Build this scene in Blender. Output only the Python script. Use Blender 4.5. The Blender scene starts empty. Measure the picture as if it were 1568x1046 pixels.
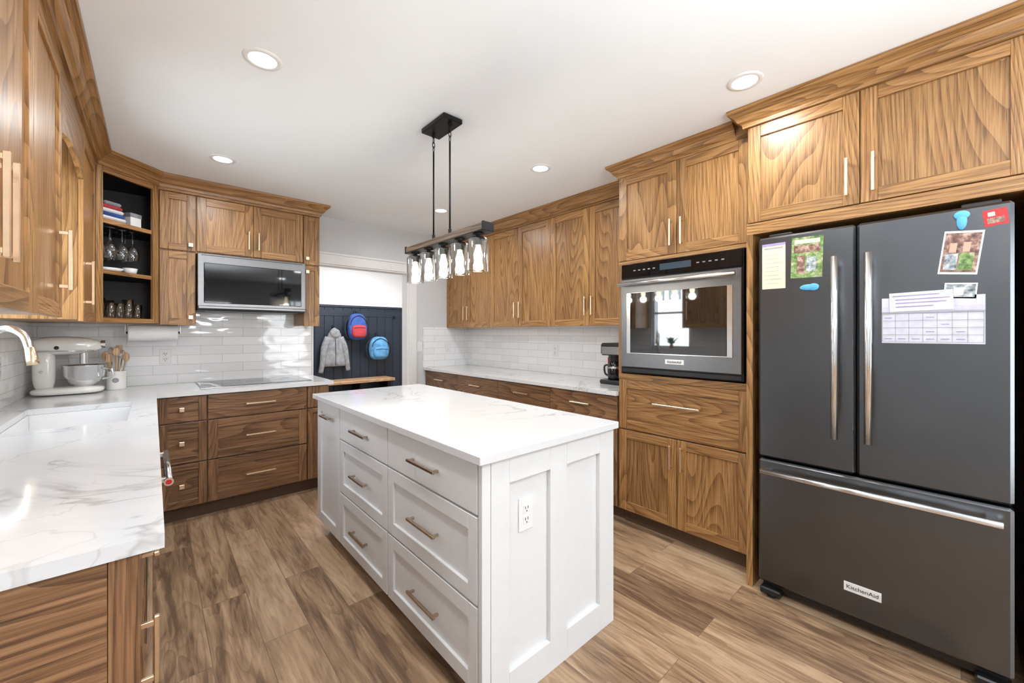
import bpy, math, random
from mathutils import Vector, Matrix
random.seed(7)
scene=bpy.context.scene
try:
    scene.view_settings.view_transform='Standard'
    scene.view_settings.look='None'
except Exception as e: print(e)

# ---------------------------------------------------------------- materials
class NT:
    def __init__(s,name):
        s.m=bpy.data.materials.new(name); s.m.use_nodes=True
        s.t=s.m.node_tree; s.n=s.t.nodes; s.l=s.t.links
        s.b=s.n['Principled BSDF']; s.out=s.n['Material Output']
    def node(s,t,**k):
        x=s.n.new(t)
        for a,b in k.items(): setattr(x,a,b)
        return x
    def link(s,a,b): s.l.new(a,b)
    def math(s,op,a,b=None,clamp=False):
        x=s.n.new('ShaderNodeMath'); x.operation=op; x.use_clamp=clamp
        for i,q in enumerate((a,b)):
            if q is None: continue
            if isinstance(q,(int,float)): x.inputs[i].default_value=q
            else: s.l.new(q,x.inputs[i])
        return x.outputs[0]
    def mapping(s,vec,scale=(1,1,1),loc=(0,0,0)):
        x=s.n.new('ShaderNodeMapping'); x.inputs['Scale'].default_value=scale; x.inputs['Location'].default_value=loc
        s.l.new(vec,x.inputs['Vector']); return x.outputs[0]
    def noise(s,vec,scale=1,detail=2,rough=.5,dist=0):
        x=s.n.new('ShaderNodeTexNoise'); x.inputs['Scale'].default_value=scale
        x.inputs['Detail'].default_value=detail; x.inputs['Roughness'].default_value=rough
        x.inputs['Distortion'].default_value=dist
        if vec is not None: s.l.new(vec,x.inputs['Vector'])
        return x.outputs['Fac']
    def ramp(s,fac,stops):
        x=s.n.new('ShaderNodeValToRGB'); e=x.color_ramp.elements
        while len(e)<len(stops): e.new(.5)
        for i,(p,c) in enumerate(stops):
            e[i].position=p; e[i].color=(c[0],c[1],c[2],1)
        s.l.new(fac,x.inputs[0]); return x.outputs[0]
    def mix(s,fac,a,b,mode='MIX'):
        x=s.n.new('ShaderNodeMixRGB'); x.blend_type=mode
        for i,q in enumerate((fac,a,b)):
            if isinstance(q,(int,float)): x.inputs[i].default_value=q
            elif isinstance(q,tuple): x.inputs[i].default_value=(q[0],q[1],q[2],1)
            else: s.l.new(q,x.inputs[i])
        return x.outputs[0]
    def bump(s,h,strength=.1,dist=.01):
        x=s.n.new('ShaderNodeBump'); x.inputs['Strength'].default_value=strength; x.inputs['Distance'].default_value=dist
        s.l.new(h,x.inputs['Height']); s.l.new(x.outputs[0],s.b.inputs['Normal'])
    def obj(s): return s.node('ShaderNodeTexCoord').outputs['Object']
    def set(s,**k):
        for a,v in k.items():
            s.b.inputs[a.replace('_',' ')].default_value=v

def simple(name,col,rough=.5,metal=0,nscale=30,var=.06,emit=None,es=0,spec=None,coat=0,ior=None):
    n=NT(name); f=n.noise(n.obj(),nscale,2)
    lo=tuple(c*(1-var) for c in col); hi=tuple(min(1,c*(1+var)) for c in col)
    n.link(n.ramp(f,[(.3,lo),(.7,hi)]),n.b.inputs['Base Color'])
    n.set(Roughness=rough,Metallic=metal)
    if spec is not None: n.b.inputs['Specular IOR Level'].default_value=spec
    if ior: n.b.inputs['IOR'].default_value=ior
    if coat: n.b.inputs['Coat Weight'].default_value=coat
    if emit: n.b.inputs['Emission Color'].default_value=(*emit,1); n.b.inputs['Emission Strength'].default_value=es
    return n.m

def wood(name,dark,mid,light,rough=.36):
    n=NT(name)
    g=n.node('ShaderNodeAttribute',attribute_name='gco').outputs['Vector']
    r=n.node('ShaderNodeAttribute',attribute_name='rnd').outputs['Fac']
    # cathedral growth rings : contour lines of a stretched noise
    n1=n.noise(n.mapping(g,(3.4,3.4,.42)),1,1,.4,.10)
    ph=n.math('FRACT',n.math('MULTIPLY',n1,36))
    ring=n.math('POWER',ph,2.0)
    fib=n.noise(n.mapping(g,(150,150,3.5)),1,3,.65)
    pore=n.noise(n.mapping(g,(280,280,9)),1,1,.5)
    low=n.noise(n.mapping(g,(11,11,.7)),1,2)
    f=n.math('SUBTRACT',n.math('ADD',n.math('MULTIPLY',fib,.90),n.math('MULTIPLY',low,.22)),n.math('MULTIPLY',ring,.21))
    f=n.math('ADD',f,.01)
    c=n.ramp(f,[(.29,dark),(.49,mid),(.67,light)])
    pd=n.math('MULTIPLY',n.math('SUBTRACT',.45,pore),9,True)
    pd=n.math('MULTIPLY',pd,n.math('ADD',n.math('MULTIPLY',ring,.6),.14))
    c=n.mix(pd,c,tuple(x*.6 for x in dark))
    br=n.math('ADD',n.math('MULTIPLY',r,.30),.86)
    cc=n.node('ShaderNodeCombineColor')
    for i in range(3): n.link(br,cc.inputs[i])
    c=n.mix(1,c,cc.outputs[0],'MULTIPLY')
    n.link(c,n.b.inputs['Base Color']); n.set(Roughness=rough)
    n.bump(fib,.15,.002)
    return n.m

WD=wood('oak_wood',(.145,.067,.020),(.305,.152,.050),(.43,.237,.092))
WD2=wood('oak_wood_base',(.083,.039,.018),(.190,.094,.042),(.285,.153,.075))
WPALE=wood('pale_wood',(.30,.17,.08),(.50,.31,.17),(.62,.42,.25))
WRUST=wood('rustic_wood',(.06,.04,.025),(.15,.10,.065),(.26,.18,.12))
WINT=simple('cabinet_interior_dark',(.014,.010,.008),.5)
WHITE=simple('island_white_paint',(.70,.705,.705),.42,var=.01)
TRIMW=simple('trim_white_paint',(.78,.78,.78),.45,var=.01)
CEILM=simple('ceiling_paint',(.88,.925,.96),.9,var=.01,nscale=3)
WALLM=simple('wall_paint_gray',(.62,.635,.645),.8,var=.015,nscale=4)
WALLW=simple('wall_paint_white',(.85,.85,.85),.8,var=.01)
NAVY=simple('navy_paint',(.012,.020,.036),.5,var=.1)
GOLD=simple('champagne_brass',(.84,.66,.47),.3,1,var=.04)
BRONZE=simple('brushed_bronze',(.50,.40,.31),.3,1,var=.04)
STEEL=simple('stainless_steel',(.42,.42,.43),.30,1,var=.03)
MWSTEEL=simple('dark_stainless_steel',(.20,.20,.205),.34,1,var=.03)
CHROME=simple('polished_steel',(.78,.79,.80),.2,1,var=.02)
DKSTEEL=simple('black_stainless',(.125,.130,.138),.29,1,nscale=4,var=.04)
BLACK=simple('black_plastic',(.012,.012,.013),.35)
BLKMET=simple('black_metal',(.015,.015,.016),.4,.6)
BLKGLASS=simple('black_glass',(.004,.004,.005),.04,0,ior=1.5)
OVGLASS=simple('oven_door_glass',(.006,.006,.007),.03,0,ior=2.1)
TOEK=simple('toe_kick_dark',(.10,.055,.03),.6)
ENAMEL=simple('white_enamel',(.78,.77,.73),.18,coat=.5,var=.01)
PORC=simple('porcelain_white',(.80,.80,.80),.12,coat=.5,var=.01)
PAPER=simple('paper_white',(.80,.80,.81),.9,var=.02)
RED=simple('red_plastic',(.55,.02,.02),.35)
BLUE=simple('blue_plastic',(.10,.42,.72),.4)
PURP=simple('purple_ink',(.35,.28,.55),.8)
YEL=simple('yellow_note',(.80,.75,.50),.9)
LED=simple('led_lens',(1,1,1),.5,emit=(1,.98,.95),es=7)
BULB=simple('bulb_glow',(1,1,1),.5,emit=(1,.82,.55),es=9)
GREEN=simple('leaf_green',(.06,.20,.03),.5,var=.3)
SOIL=simple('terracotta',(.42,.18,.09),.8)
GRAYF=simple('gray_fabric',(.26,.27,.29),.95,var=.25,nscale=18)
BLUEF=simple('blue_fabric',(.03,.08,.30),.85,var=.25,nscale=14)
REDF=simple('red_fabric',(.42,.04,.05),.85,var=.2)
CYANF=simple('light_blue_fabric',(.10,.30,.55),.85,var=.35,nscale=12)
DKF=simple('dark_fabric',(.02,.02,.03),.9)

def glassm(name,mixf=.12,k=.6,tint=(.95,.965,.97)):
    n=NT(name); tr=n.node('ShaderNodeBsdfTransparent'); tr.inputs[0].default_value=(*tint,1)
    gl=n.node('ShaderNodeBsdfGlossy'); gl.inputs['Roughness'].default_value=.03
    lw=n.node('ShaderNodeLayerWeight'); lw.inputs[0].default_value=.35
    f=n.math('ADD',n.math('MULTIPLY',lw.outputs['Facing'],k),mixf*.4,True)
    ms=n.node('ShaderNodeMixShader'); n.link(f,ms.inputs[0]); n.link(tr.outputs[0],ms.inputs[1]); n.link(gl.outputs[0],ms.inputs[2])
    n.link(ms.outputs[0],n.out.inputs['Surface']); return n.m
GLASS=glassm('clear_glass',.2,.9,(.90,.92,.93))
JARGL=glassm('jar_glass',.10,.55)
WINGL=glassm('window_glass',.05,.3)

def tile(name,axis,bw,rh):
    n=NT(name); sx=n.node('ShaderNodeSeparateXYZ'); n.link(n.obj(),sx.inputs[0])
    cb=n.node('ShaderNodeCombineXYZ'); n.link(sx.outputs[axis],cb.inputs[0]); n.link(n.math('SUBTRACT',sx.outputs[2],.92),cb.inputs[1])
    br=n.node('ShaderNodeTexBrick'); n.link(cb.outputs[0],br.inputs['Vector'])
    for a,b in (('Scale',1),('Brick Width',bw),('Row Height',rh),('Mortar Size',.0016),('Mortar Smooth',.3)): br.inputs[a].default_value=b
    br.inputs['Color1'].default_value=(.80,.805,.81,1); br.inputs['Color2'].default_value=(.88,.885,.89,1); br.inputs['Mortar'].default_value=(.55,.55,.55,1)
    n.link(br.outputs['Color'],n.b.inputs['Base Color'])
    n.set(Roughness=.08)
    w=n.noise(n.mapping(n.obj(),(1,1,2.5)),6,1)
    h=n.math('ADD',n.math('MULTIPLY',br.outputs['Fac'],-.6),n.math('MULTIPLY',w,1.5))
    n.bump(h,.45,.006)
    return n.m
TILEX=tile('subway_tile_x',0,.30,.076)
TILEY=tile('subway_tile_y',1,.30,.076)

def quartz():
    n=NT('quartz_white'); o=n.obj()
    a=n.noise(o,1.5,5,.55,.7); m=n.math('SUBTRACT',1,n.math('MULTIPLY',n.math('ABSOLUTE',n.math('SUBTRACT',a,.5)),100),True)
    halo=n.math('SUBTRACT',1,n.math('MULTIPLY',n.math('ABSOLUTE',n.math('SUBTRACT',a,.5)),18),True)
    a2=n.noise(o,3.3,4,.5,.5); v2=n.math('SUBTRACT',1,n.math('MULTIPLY',n.math('ABSOLUTE',n.math('SUBTRACT',a2,.52)),120),True)
    k=n.noise(o,1.4,2); k=n.math('MULTIPLY',n.math('SUBTRACT',k,.45),6,True)
    f=n.math('ADD',n.math('MULTIPLY',m,.55),n.math('ADD',n.math('MULTIPLY',v2,.26),n.math('MULTIPLY',halo,.10)))
    f=n.math('MULTIPLY',f,k,True)
    n.link(n.mix(f,(.68,.685,.69),(.30,.285,.27)),n.b.inputs['Base Color']); n.set(Roughness=.10)
    return n.m
QUARTZ=quartz()

def floorm():
    n=NT('floor_planks'); sx=n.node('ShaderNodeSeparateXYZ'); n.link(n.obj(),sx.inputs[0])
    cb=n.node('ShaderNodeCombineXYZ'); n.link(sx.outputs[1],cb.inputs[0]); n.link(sx.outputs[0],cb.inputs[1])
    br=n.node('ShaderNodeTexBrick'); br.offset=.37; br.offset_frequency=2; n.link(cb.outputs[0],br.inputs['Vector'])
    for a,b in (('Scale',1),('Brick Width',1.22),('Row Height',.178),('Mortar Size',.0015),('Mortar Smooth',.2),('Bias',0)): br.inputs[a].default_value=b
    br.inputs['Color1'].default_value=(0,0,0,1); br.inputs['Color2'].default_value=(1,1,1,1); br.inputs['Mortar'].default_value=(.5,.5,.5,1)
    tone=br.outputs['Color']
    off=n.node('ShaderNodeVectorMath',operation='MULTIPLY_ADD'); n.link(tone,off.inputs[0]); off.inputs[1].default_value=(13,29,7); n.link(n.obj(),off.inputs[2])
    g=off.outputs[0]
    a=n.noise(n.mapping(g,(12,1.5,1)),1,4,.6,.9)
    ph=n.math('FRACT',n.math('MULTIPLY',n.noise(n.mapping(g,(7,1.0,1)),1,2,.45,.4),11))
    b=n.noise(n.mapping(g,(90,5,1)),1,4,.65)
    f=n.math('ADD',n.math('MULTIPLY',a,.85),n.math('MULTIPLY',b,.38))
    f=n.math('SUBTRACT',f,n.math('MULTIPLY',n.math('POWER',ph,2),.08))
    f=n.math('ADD',f,n.math('MULTIPLY',tone,.26)); f=n.math('SUBTRACT',f,.21)
    c=n.ramp(f,[(.30,(.135,.078,.045)),(.44,(.275,.172,.100)),(.56,(.395,.262,.160)),(.74,(.51,.365,.235))])
    c=n.mix(n.math('MULTIPLY',br.outputs['Fac'],.7),c,(.09,.055,.04))
    n.link(c,n.b.inputs['Base Color']); n.set(Roughness=.33)
    n.bump(b,.08,.002); return n.m
FLOORM=floorm()

# ---------------------------------------------------------------- mesh builder
Z=Vector((0,0,1))
WORLDF=(Vector((0,0,0)),Vector((1,0,0)),Vector((0,1,0)))
import itertools, bmesh
class MB:
    def __init__(s,name):
        s.name=name; s.v=[];s.f=[];s.m=[];s.sm=[];s.g=[];s.r=[];s.mats=[]
    def mi(s,mat):
        if mat not in s.mats: s.mats.append(mat)
        return s.mats.index(mat)
    def raw(s,verts,faces,mat,smooth=False,g=None,rn=None):
        o=len(s.v); rn=random.random() if rn is None else rn
        s.v+= [Vector(p) for p in verts]
        s.g+= g if g else [Vector(p) for p in verts]
        s.r+= [rn]*len(verts)
        k=s.mi(mat)
        for f in faces: s.f.append([i+o for i in f]); s.m.append(k); s.sm.append(smooth)
    def box(s,a,b,mat,c=.0015,fr=None,grain='z'):
        O,U,N=fr or WORLDF
        lo=[min(a[i],b[i]) for i in range(3)]; hi=[max(a[i],b[i]) for i in range(3)]
        c=min(c,*[(hi[i]-lo[i])*.45 for i in range(3)])
        off=Vector((random.uniform(0,50),random.uniform(0,50),random.uniform(0,50)))
        V=[];G=[];idx={}
        def put(p):
            V.append(O+U*p[0]+N*p[1]+Z*p[2])
            q={'z':(p[0],p[1],p[2]),'u':(p[2],p[1],p[0]),'n':(p[0],p[2],p[1])}[grain]
            G.append(Vector(q)+off); return len(V)-1
        F=[]
        if c<=0:
            for sg in itertools.product((0,1),repeat=3):
                idx[sg]=put([hi[i] if sg[i] else lo[i] for i in range(3)])
            for ax in range(3):
                o=[i for i in range(3) if i!=ax]
                for sv in (0,1):
                    q=[]
                    for p0,p1 in ((0,0),(1,0),(1,1),(0,1)):
                        t=[0,0,0];t[ax]=sv;t[o[0]]=p0;t[o[1]]=p1;q.append(idx[tuple(t)])
                    F.append(q)
        else:
            for sg in itertools.product((0,1),repeat=3):
                for ax in range(3):
                    p=[]
                    for i in range(3):
                        e=hi[i] if sg[i] else lo[i]
                        if i!=ax: e+= -c if sg[i] else c
                        p.append(e)
                    idx[(sg,ax)]=put(p)
            for ax in range(3):
                o=[i for i in range(3) if i!=ax]
                for sv in (0,1):
                    q=[]
                    for p0,p1 in ((0,0),(1,0),(1,1),(0,1)):
                        t=[0,0,0];t[ax]=sv;t[o[0]]=p0;t[o[1]]=p1;q.append(idx[(tuple(t),ax)])
                    F.append(q)
            for ax in range(3):
                A,B=[i for i in range(3) if i!=ax]
                for sa in (0,1):
                    for sb in (0,1):
                        t0=[0,0,0];t0[A]=sa;t0[B]=sb;t1=list(t0);t1[ax]=1
                        t0=tuple(t0);t1=tuple(t1)
                        F.append([idx[(t0,A)],idx[(t1,A)],idx[(t1,B)],idx[(t0,B)]])
            for sg in itertools.product((0,1),repeat=3):
                F.append([idx[(sg,0)],idx[(sg,1)],idx[(sg,2)]])
        s.raw(V,F,mat,False,G)
    def prism(s,pts,z0,z1,mat):
        n=len(pts); V=[(p[0],p[1],z0) for p in pts]+[(p[0],p[1],z1) for p in pts]
        F=[list(range(n)),list(range(n,2*n))]+[[i,(i+1)%n,(i+1)%n+n,i+n] for i in range(n)]
        s.raw(V,F,mat)
    def lathe(s,c,prof,mat,seg=24,axis=None,smooth=True):
        c=Vector(c); ax=Vector(axis).normalized() if axis else Z
        a=ax.orthogonal().normalized(); b=ax.cross(a)
        V=[];F=[];n=len(prof)
        for r,z in prof:
            for i in range(seg):
                t=2*math.pi*i/seg
                V.append(c+ax*z+(a*math.cos(t)+b*math.sin(t))*r)
        for j in range(n-1):
            for i in range(seg):
                i2=(i+1)%seg
                F.append([j*seg+i,j*seg+i2,(j+1)*seg+i2,(j+1)*seg+i])
        s.raw(V,F,mat,smooth)
    def cyl(s,p0,p1,r,mat,seg=16,r1=None):
        p0=Vector(p0);p1=Vector(p1);ax=p1-p0;h=ax.length; r1=r if r1 is None else r1
        s.lathe(p0,[(0,0),(r,0),(r1,h),(0,h)],mat,seg,ax,False)
    def tube(s,pts,rad,mat,seg=10,sub=6,caps=True):
        P=[Vector(p) for p in pts]
        R=rad if isinstance(rad,(list,tuple)) else [rad]*len(P)
        if sub>1 and len(P)>2:
            Q=[];RR=[]
            for i in range(len(P)-1):
                p0=P[max(i-1,0)];p1=P[i];p2=P[i+1];p3=P[min(i+2,len(P)-1)]
                for k in range(sub):
                    t=k/sub
                    Q.append(.5*((2*p1)+(p2-p0)*t+(2*p0-5*p1+4*p2-p3)*t*t+(3*p1-p0-3*p2+p3)*t**3))
                    RR.append(R[i]*(1-t)+R[i+1]*t)
            Q.append(P[-1]);RR.append(R[-1]);P=Q;R=RR
        V=[];F=[];a=None;n=len(P)
        for i,p in enumerate(P):
            t=(P[min(i+1,n-1)]-P[max(i-1,0)]).normalized()
            a=t.orthogonal().normalized() if a is None else (a-t*a.dot(t)).normalized()
            b=t.cross(a)
            for k in range(seg):
                th=2*math.pi*k/seg; V.append(p+(a*math.cos(th)+b*math.sin(th))*R[i])
        for j in range(n-1):
            for k in range(seg):
                k2=(k+1)%seg; F.append([j*seg+k,j*seg+k2,(j+1)*seg+k2,(j+1)*seg+k])
        if caps: F.append(list(range(seg))); F.append(list(range((n-1)*seg,n*seg)))
        s.raw(V,F,mat,True)
    def ell(s,c,rad,mat,p=1,seg=24,rings=14,rot=None,fn=None):
        c=Vector(c); M=rot or Matrix.Identity(3); V=[];F=[]
        def pw(x): return math.copysign(abs(x)**p,x)
        for j in range(rings+1):
            ph=-math.pi/2+math.pi*j/rings
            for i in range(seg):
                th=2*math.pi*i/seg
                q=Vector((pw(math.cos(ph))*pw(math.cos(th))*rad[0],pw(math.cos(ph))*pw(math.sin(th))*rad[1],pw(math.sin(ph))*rad[2]))
                if fn: q=fn(q)
                V.append(c+M@q)
        for j in range(rings):
            for i in range(seg):
                i2=(i+1)%seg; F.append([j*seg+i,j*seg+i2,(j+1)*seg+i2,(j+1)*seg+i])
        s.raw(V,F,mat,True)
    def sweep(s,path,prof,mat):
        P=[Vector((p[0],p[1],0)) for p in path]; n=len(P); V=[];F=[];G=[];m=len(prof)
        L=0
        for i,p in enumerate(P):
            ds=[]
            if i>0: ds.append((P[i]-P[i-1]).normalized()); L+=(P[i]-P[i-1]).length
            if i<n-1: ds.append((P[i+1]-P[i]).normalized())
            ns=[Vector((d.y,-d.x,0)) for d in ds]
            if len(ns)==2:
                h=(ns[0]+ns[1]).normalized(); h=h/max(.3,h.dot(ns[0]))
            else: h=ns[0]
            for o,z in prof:
                V.append(p+h*o+Z*z); G.append(Vector((o,z,L)))
        for i in range(n-1):
            for j in range(m):
                j2=(j+1)%m; F.append([i*m+j,i*m+j2,(i+1)*m+j2,(i+1)*m+j])
        F.append(list(range(m))); F.append(list(range((n-1)*m,n*m)))
        s.raw(V,F,mat,False,G,.5)
    def build(s,parent=None):
        me=bpy.data.meshes.new(s.name); me.from_pydata([tuple(v) for v in s.v],[],s.f)
        for m in s.mats: me.materials.append(m)
        me.polygons.foreach_set('material_index',s.m); me.polygons.foreach_set('use_smooth',s.sm)
        a=me.attributes.new('gco','FLOAT_VECTOR','POINT'); a.data.foreach_set('vector',[x for g in s.g for x in g])
        a=me.attributes.new('rnd','FLOAT','POINT'); a.data.foreach_set('value',s.r)
        bm=bmesh.new(); bm.from_mesh(me); bmesh.ops.recalc_face_normals(bm,faces=bm.faces); bm.to_mesh(me); bm.free()
        me.update()
        o=bpy.data.objects.new(s.name,me); scene.collection.objects.link(o)
        if parent: o.parent=parent
        return o

def fr(O,U,N): return (Vector((O[0],O[1],0)),Vector((U[0],U[1],0)).normalized(),Vector((N[0],N[1],0)).normalized())

def shaker(mb,F,u0,u1,z0,z1,mat,t=.02,fw=.058,pg='z',flat=False,g=.0018,rec=.010):
    u0+=g;u1-=g;z0+=g;z1-=g
    if flat:
        mb.box((u0,0,z0),(u1,t,z1),mat,.0015,F,pg); return
    mb.box((u0,0,z0),(u0+fw,t,z1),mat,.0015,F,'z')
    mb.box((u1-fw,0,z0),(u1,t,z1),mat,.0015,F,'z')
    mb.box((u0+fw,0,z0),(u1-fw,t,z0+fw),mat,.0015,F,'u')
    mb.box((u0+fw,0,z1-fw),(u1-fw,t,z1),mat,.0015,F,'u')
    mb.box((u0+fw,0,z0+fw),(u1-fw,t-rec,z1-fw),mat,0,F,pg)
def pull(mb,F,u,z,L,mat,vert=True,n0=.02,r=.0055,proj=.032):
    q=r*.8
    if vert:
        mb.box((u-r,n0+proj-2*r,z-L/2),(u+r,n0+proj,z+L/2),mat,.002,F)
        for k in (-1,1):
            zz=z+k*(L/2-.014); mb.box((u-q,n0,zz-r),(u+q,n0+proj-2*r+.001,zz+r),mat,.001,F)
    else:
        mb.box((u-L/2,n0+proj-2*r,z-r),(u+L/2,n0+proj,z+r),mat,.002,F)
        for k in (-1,1):
            uu=u+k*(L/2-.014); mb.box((uu-r,n0,z-q),(uu+r,n0+proj-2*r+.001,z+q),mat,.001,F)
def knob(mb,F,u,z,mat,n0=.02):
    mb.box((u-.004,n0,z-.004),(u+.004,n0+.016,z+.004),mat,.001,F)
    mb.box((u-.015,n0+.014,z-.015),(u+.015,n0+.026,z+.015),mat,.002,F)

# ---------------------------------------------------------------- dimensions
XL,XR,YN,YS,ZC=-.62,3.06,4.28,-3.0,2.50
CT=.92; UB=1.40; UT=2.42; LF=-.27; NF=3.93; RF=2.73; OF=2.45; FF=2.34

# ---------------------------------------------------------------- room shell
def rb(name,boxes,mat):
    m=MB(name)
    for a,b in boxes: m.box(a,b,mat,0)
    return m.build()
rb('floor',[((XL-.1,YS-.1,-.05),(3.8,6.75,0))],FLOORM)
rb('ceiling',[((XL-.1,YS-.1,ZC),(3.8,6.75,ZC+.08))],CEILM)
rb('wall_right',[((XR,YS,0),(XR+.1,YN,ZC))],WALLM)
WY0,WY1,WZ0,WZ1=2.44,3.00,1.12,2.10
rb('wall_left',[((XL-.1,YS,0),(XL,WY0,ZC)),((XL-.1,WY1,0),(XL,YN+.12,ZC)),((XL-.1,WY0,0),(XL,WY1,WZ0)),((XL-.1,WY0,WZ1),(XL,WY1,ZC))],WALLM)
rb('wall_north',[((XL,YN,0),(1.17,YN+.12,ZC)),((2.21,YN,0),(3.7,YN+.12,ZC)),((1.17,YN,2.03),(2.21,YN+.12,ZC))],WALLM)
SX0,SX1,SZ0,SZ1=2.10,3.0,.10,2.15
rb('wall_south',[((XL,YS-.1,0),(SX0,YS,ZC)),((SX1,YS-.1,0),(XR,YS,ZC)),((SX0,YS-.1,0),(SX1,YS,SZ0)),((SX0,YS-.1,SZ1),(SX1,YS,ZC))],WALLM)
rb('wall_mudroom_back',[((.9,6.6,0),(3.7,6.7,ZC))],WALLW)
rb('wall_mudroom_left',[((.9,YN+.12,0),(1.0,6.6,ZC))],WALLW)
rb('wall_mudroom_right',[((3.6,YN+.12,0),(3.7,6.6,ZC))],WALLW)
m=MB('trim_1')
m.box((1.17,YN-.018,2.03),(2.33,YN,2.13),TRIMW); m.box((1.17,YN-.03,2.125),(2.35,YN,2.145),TRIMW)
m.box((2.21,YN-.018,0),(2.31,YN,2.03),TRIMW)
m.box((2.195,YN-.005,0),(2.21,YN+.125,2.03),TRIMW); m.box((1.17,YN-.005,0),(1.185,YN+.125,2.03),TRIMW); m.box((1.185,YN-.005,2.015),(2.195,YN+.125,2.03),TRIMW)
m.build()
m=MB('baseboard_south'); m.box((XL,YS,0),(SX0-.08,YS+.015,.12),TRIMW); m.build()
m=MB('baseboard_right'); m.box((XR-.015,YS+.015,0),(XR,-.22,.12),TRIMW); m.build()
m=MB('baseboard_left'); m.box((XL,YS+.015,0),(XL+.015,1.0,.12),TRIMW); m.build()
def window(name,F,u0,u1,z0,z1):
    m=MB(name); w=.05
    for a,b in (((u0,-.08,z0),(u0+w,-.02,z1)),((u1-w,-.08,z0),(u1,-.02,z1)),((u0+w,-.08,z0),(u1-w,-.02,z0+w)),((u0+w,-.08,z1-w),(u1-w,-.02,z1)),(((u0+u1)/2-.015,-.07,z0+w),((u0+u1)/2+.015,-.03,z1-w))):
        m.box(a,b,TRIMW,.002,F)
    m.box((u0+w,-.052,z0+w),(u1-w,-.048,z1-w),WINGL,0,F)
    c=.06
    m.box((u0-c,0,z0-.0),(u0,.015,z1+c),TRIMW,.002,F); m.box((u1,0,z0),(min(u1+c,XR-.001),.015,z1+c),TRIMW,.002,F)
    m.box((u0,0,z1),(u1,.015,z1+c),TRIMW,.002,F)
    m.build()
window('window_2',fr((0,YS),(1,0),(0,1)),SX0,SX1,SZ0,SZ1)
m=MB('window_1'); F=fr((XL,0),(0,1),(1,0)); w=.03
for a,b in (((WY0,-.08,WZ0),(WY0+w,-.02,WZ1)),((WY1-w,-.08,WZ0),(WY1,-.02,WZ1)),((WY0+w,-.08,WZ0),(WY1-w,-.02,WZ0+w)),((WY0+w,-.08,WZ1-w),(WY1-w,-.02,WZ1)),((WY0+w,-.07,1.60),(WY1-w,-.03,1.63))):
    m.box(a,b,TRIMW,.002,F)
m.box((WY0+w,-.052,WZ0+w),(WY1-w,-.048,WZ1-w),WINGL,0,F)
m.box((WY0,-.018,WZ0-.02),(WY1,.02,WZ0),TRIMW,.002,F)
m.build()

m=MB('backsplash_tile_north'); m.box((XL+.008,YN-.008,CT),(1.165,YN,1.52),TILEX,0); m.build()
m=MB('backsplash_tile_north'); m.box((2.40,YN-.008,CT),(XR-.008,YN,UB-.001),TILEX,0); m.build()
m=MB('backsplash_tile_left'); m.box((XL,1.1,CT),(XL+.008,WY0,UB-.001),TILEY,0); m.box((XL,WY1,CT),(XL+.008,YN,UB-.001),TILEY,0); m.box((XL,WY0,CT),(XL+.008,WY1,WZ0-.02),TILEY,0); m.build()
m=MB('backsplash_tile_right'); m.box((XR-.008,1.60,CT),(XR,YN,UB-.001),TILEY,0); m.build()

# crown
CP=[(0,UT-.012),(.014,UT-.012),(.017,UT+.006),(.034,UT+.018),(.046,UT+.040),(.066,UT+.056),(.072,UT+.060),(.074,ZC-.001),(0,ZC-.001)]
m=MB('trim_2'); m.sweep([(LF,1.09),(LF,3.65),(.03,NF),(1.145,NF),(1.145,YN-.001)],CP,WD); m.build()
m=MB('trim_3'); m.sweep([(RF,YN-.001),(RF,1.61)],CP,WD); m.build()
m=MB('trim_4'); m.sweep([(XR-.34,1.60),(OF,1.60),(OF,.84)],CP,WD); m.build()
m=MB('trim_5'); m.sweep([(OF+.05,.757),(FF,.757),(FF,-.20)],CP,WD); m.build()

# ---------------------------------------------------------------- left wall uppers
F=fr((LF-.02,0),(0,1),(1,0))
m=MB('upper_cabinet')
m.box((XL+.002,1.09,UB),(LF-.02,2.39,ZC-.003),WD)
for a,b in ((1.09,1.455),(1.455,1.88),(1.88,2.39)): shaker(m,F,a,b,UB-.01,UT-.03,WD)
m.box((1.09,0,UT-.03),(2.39,.02,ZC-.003),WD,.001,F,'u')
for u in (1.405,1.49,2.32): pull(m,F,u,1.615,.235,GOLD,r=.0065,proj=.036)
m.build()
m=MB('window_valance'); n=16
pts=[]
for i in range(n+1):
    t=i/n; u=2.39+.66*t; pts.append((u,2.13+.05*math.sin(math.pi*t)))
V=[];Fc=[]
for u,z in pts:
    for nn in (0,.02):
        V.append(F[0]+F[1]*u+F[2]*nn+Z*z); V.append(F[0]+F[1]*u+F[2]*nn+Z*(ZC-.003))
for i in range(n):
    a=i*4;b=a+4
    Fc+=[[a,b,b+1,a+1],[a+2,b+2,b+3,a+3],[a,b,b+2,a+2],[a+1,b+1,b+3,a+3]]
m.raw(V,Fc,WD,False,[Vector((v.z,v.x,v.y)) for v in V]); m.build()
m=MB('upper_cabinet')
m.box((XL+.002,3.05,UB),(LF-.02,3.648,ZC-.003),WD)
shaker(m,F,3.05,3.64,UB-.01,UT-.03,WD)
m.box((3.05,0,UT-.03),(3.648,.02,ZC-.003),WD,.001,F,'u')
pull(m,F,3.13,1.60,.235,GOLD,r=.0065,proj=.036)
m.build()

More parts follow.
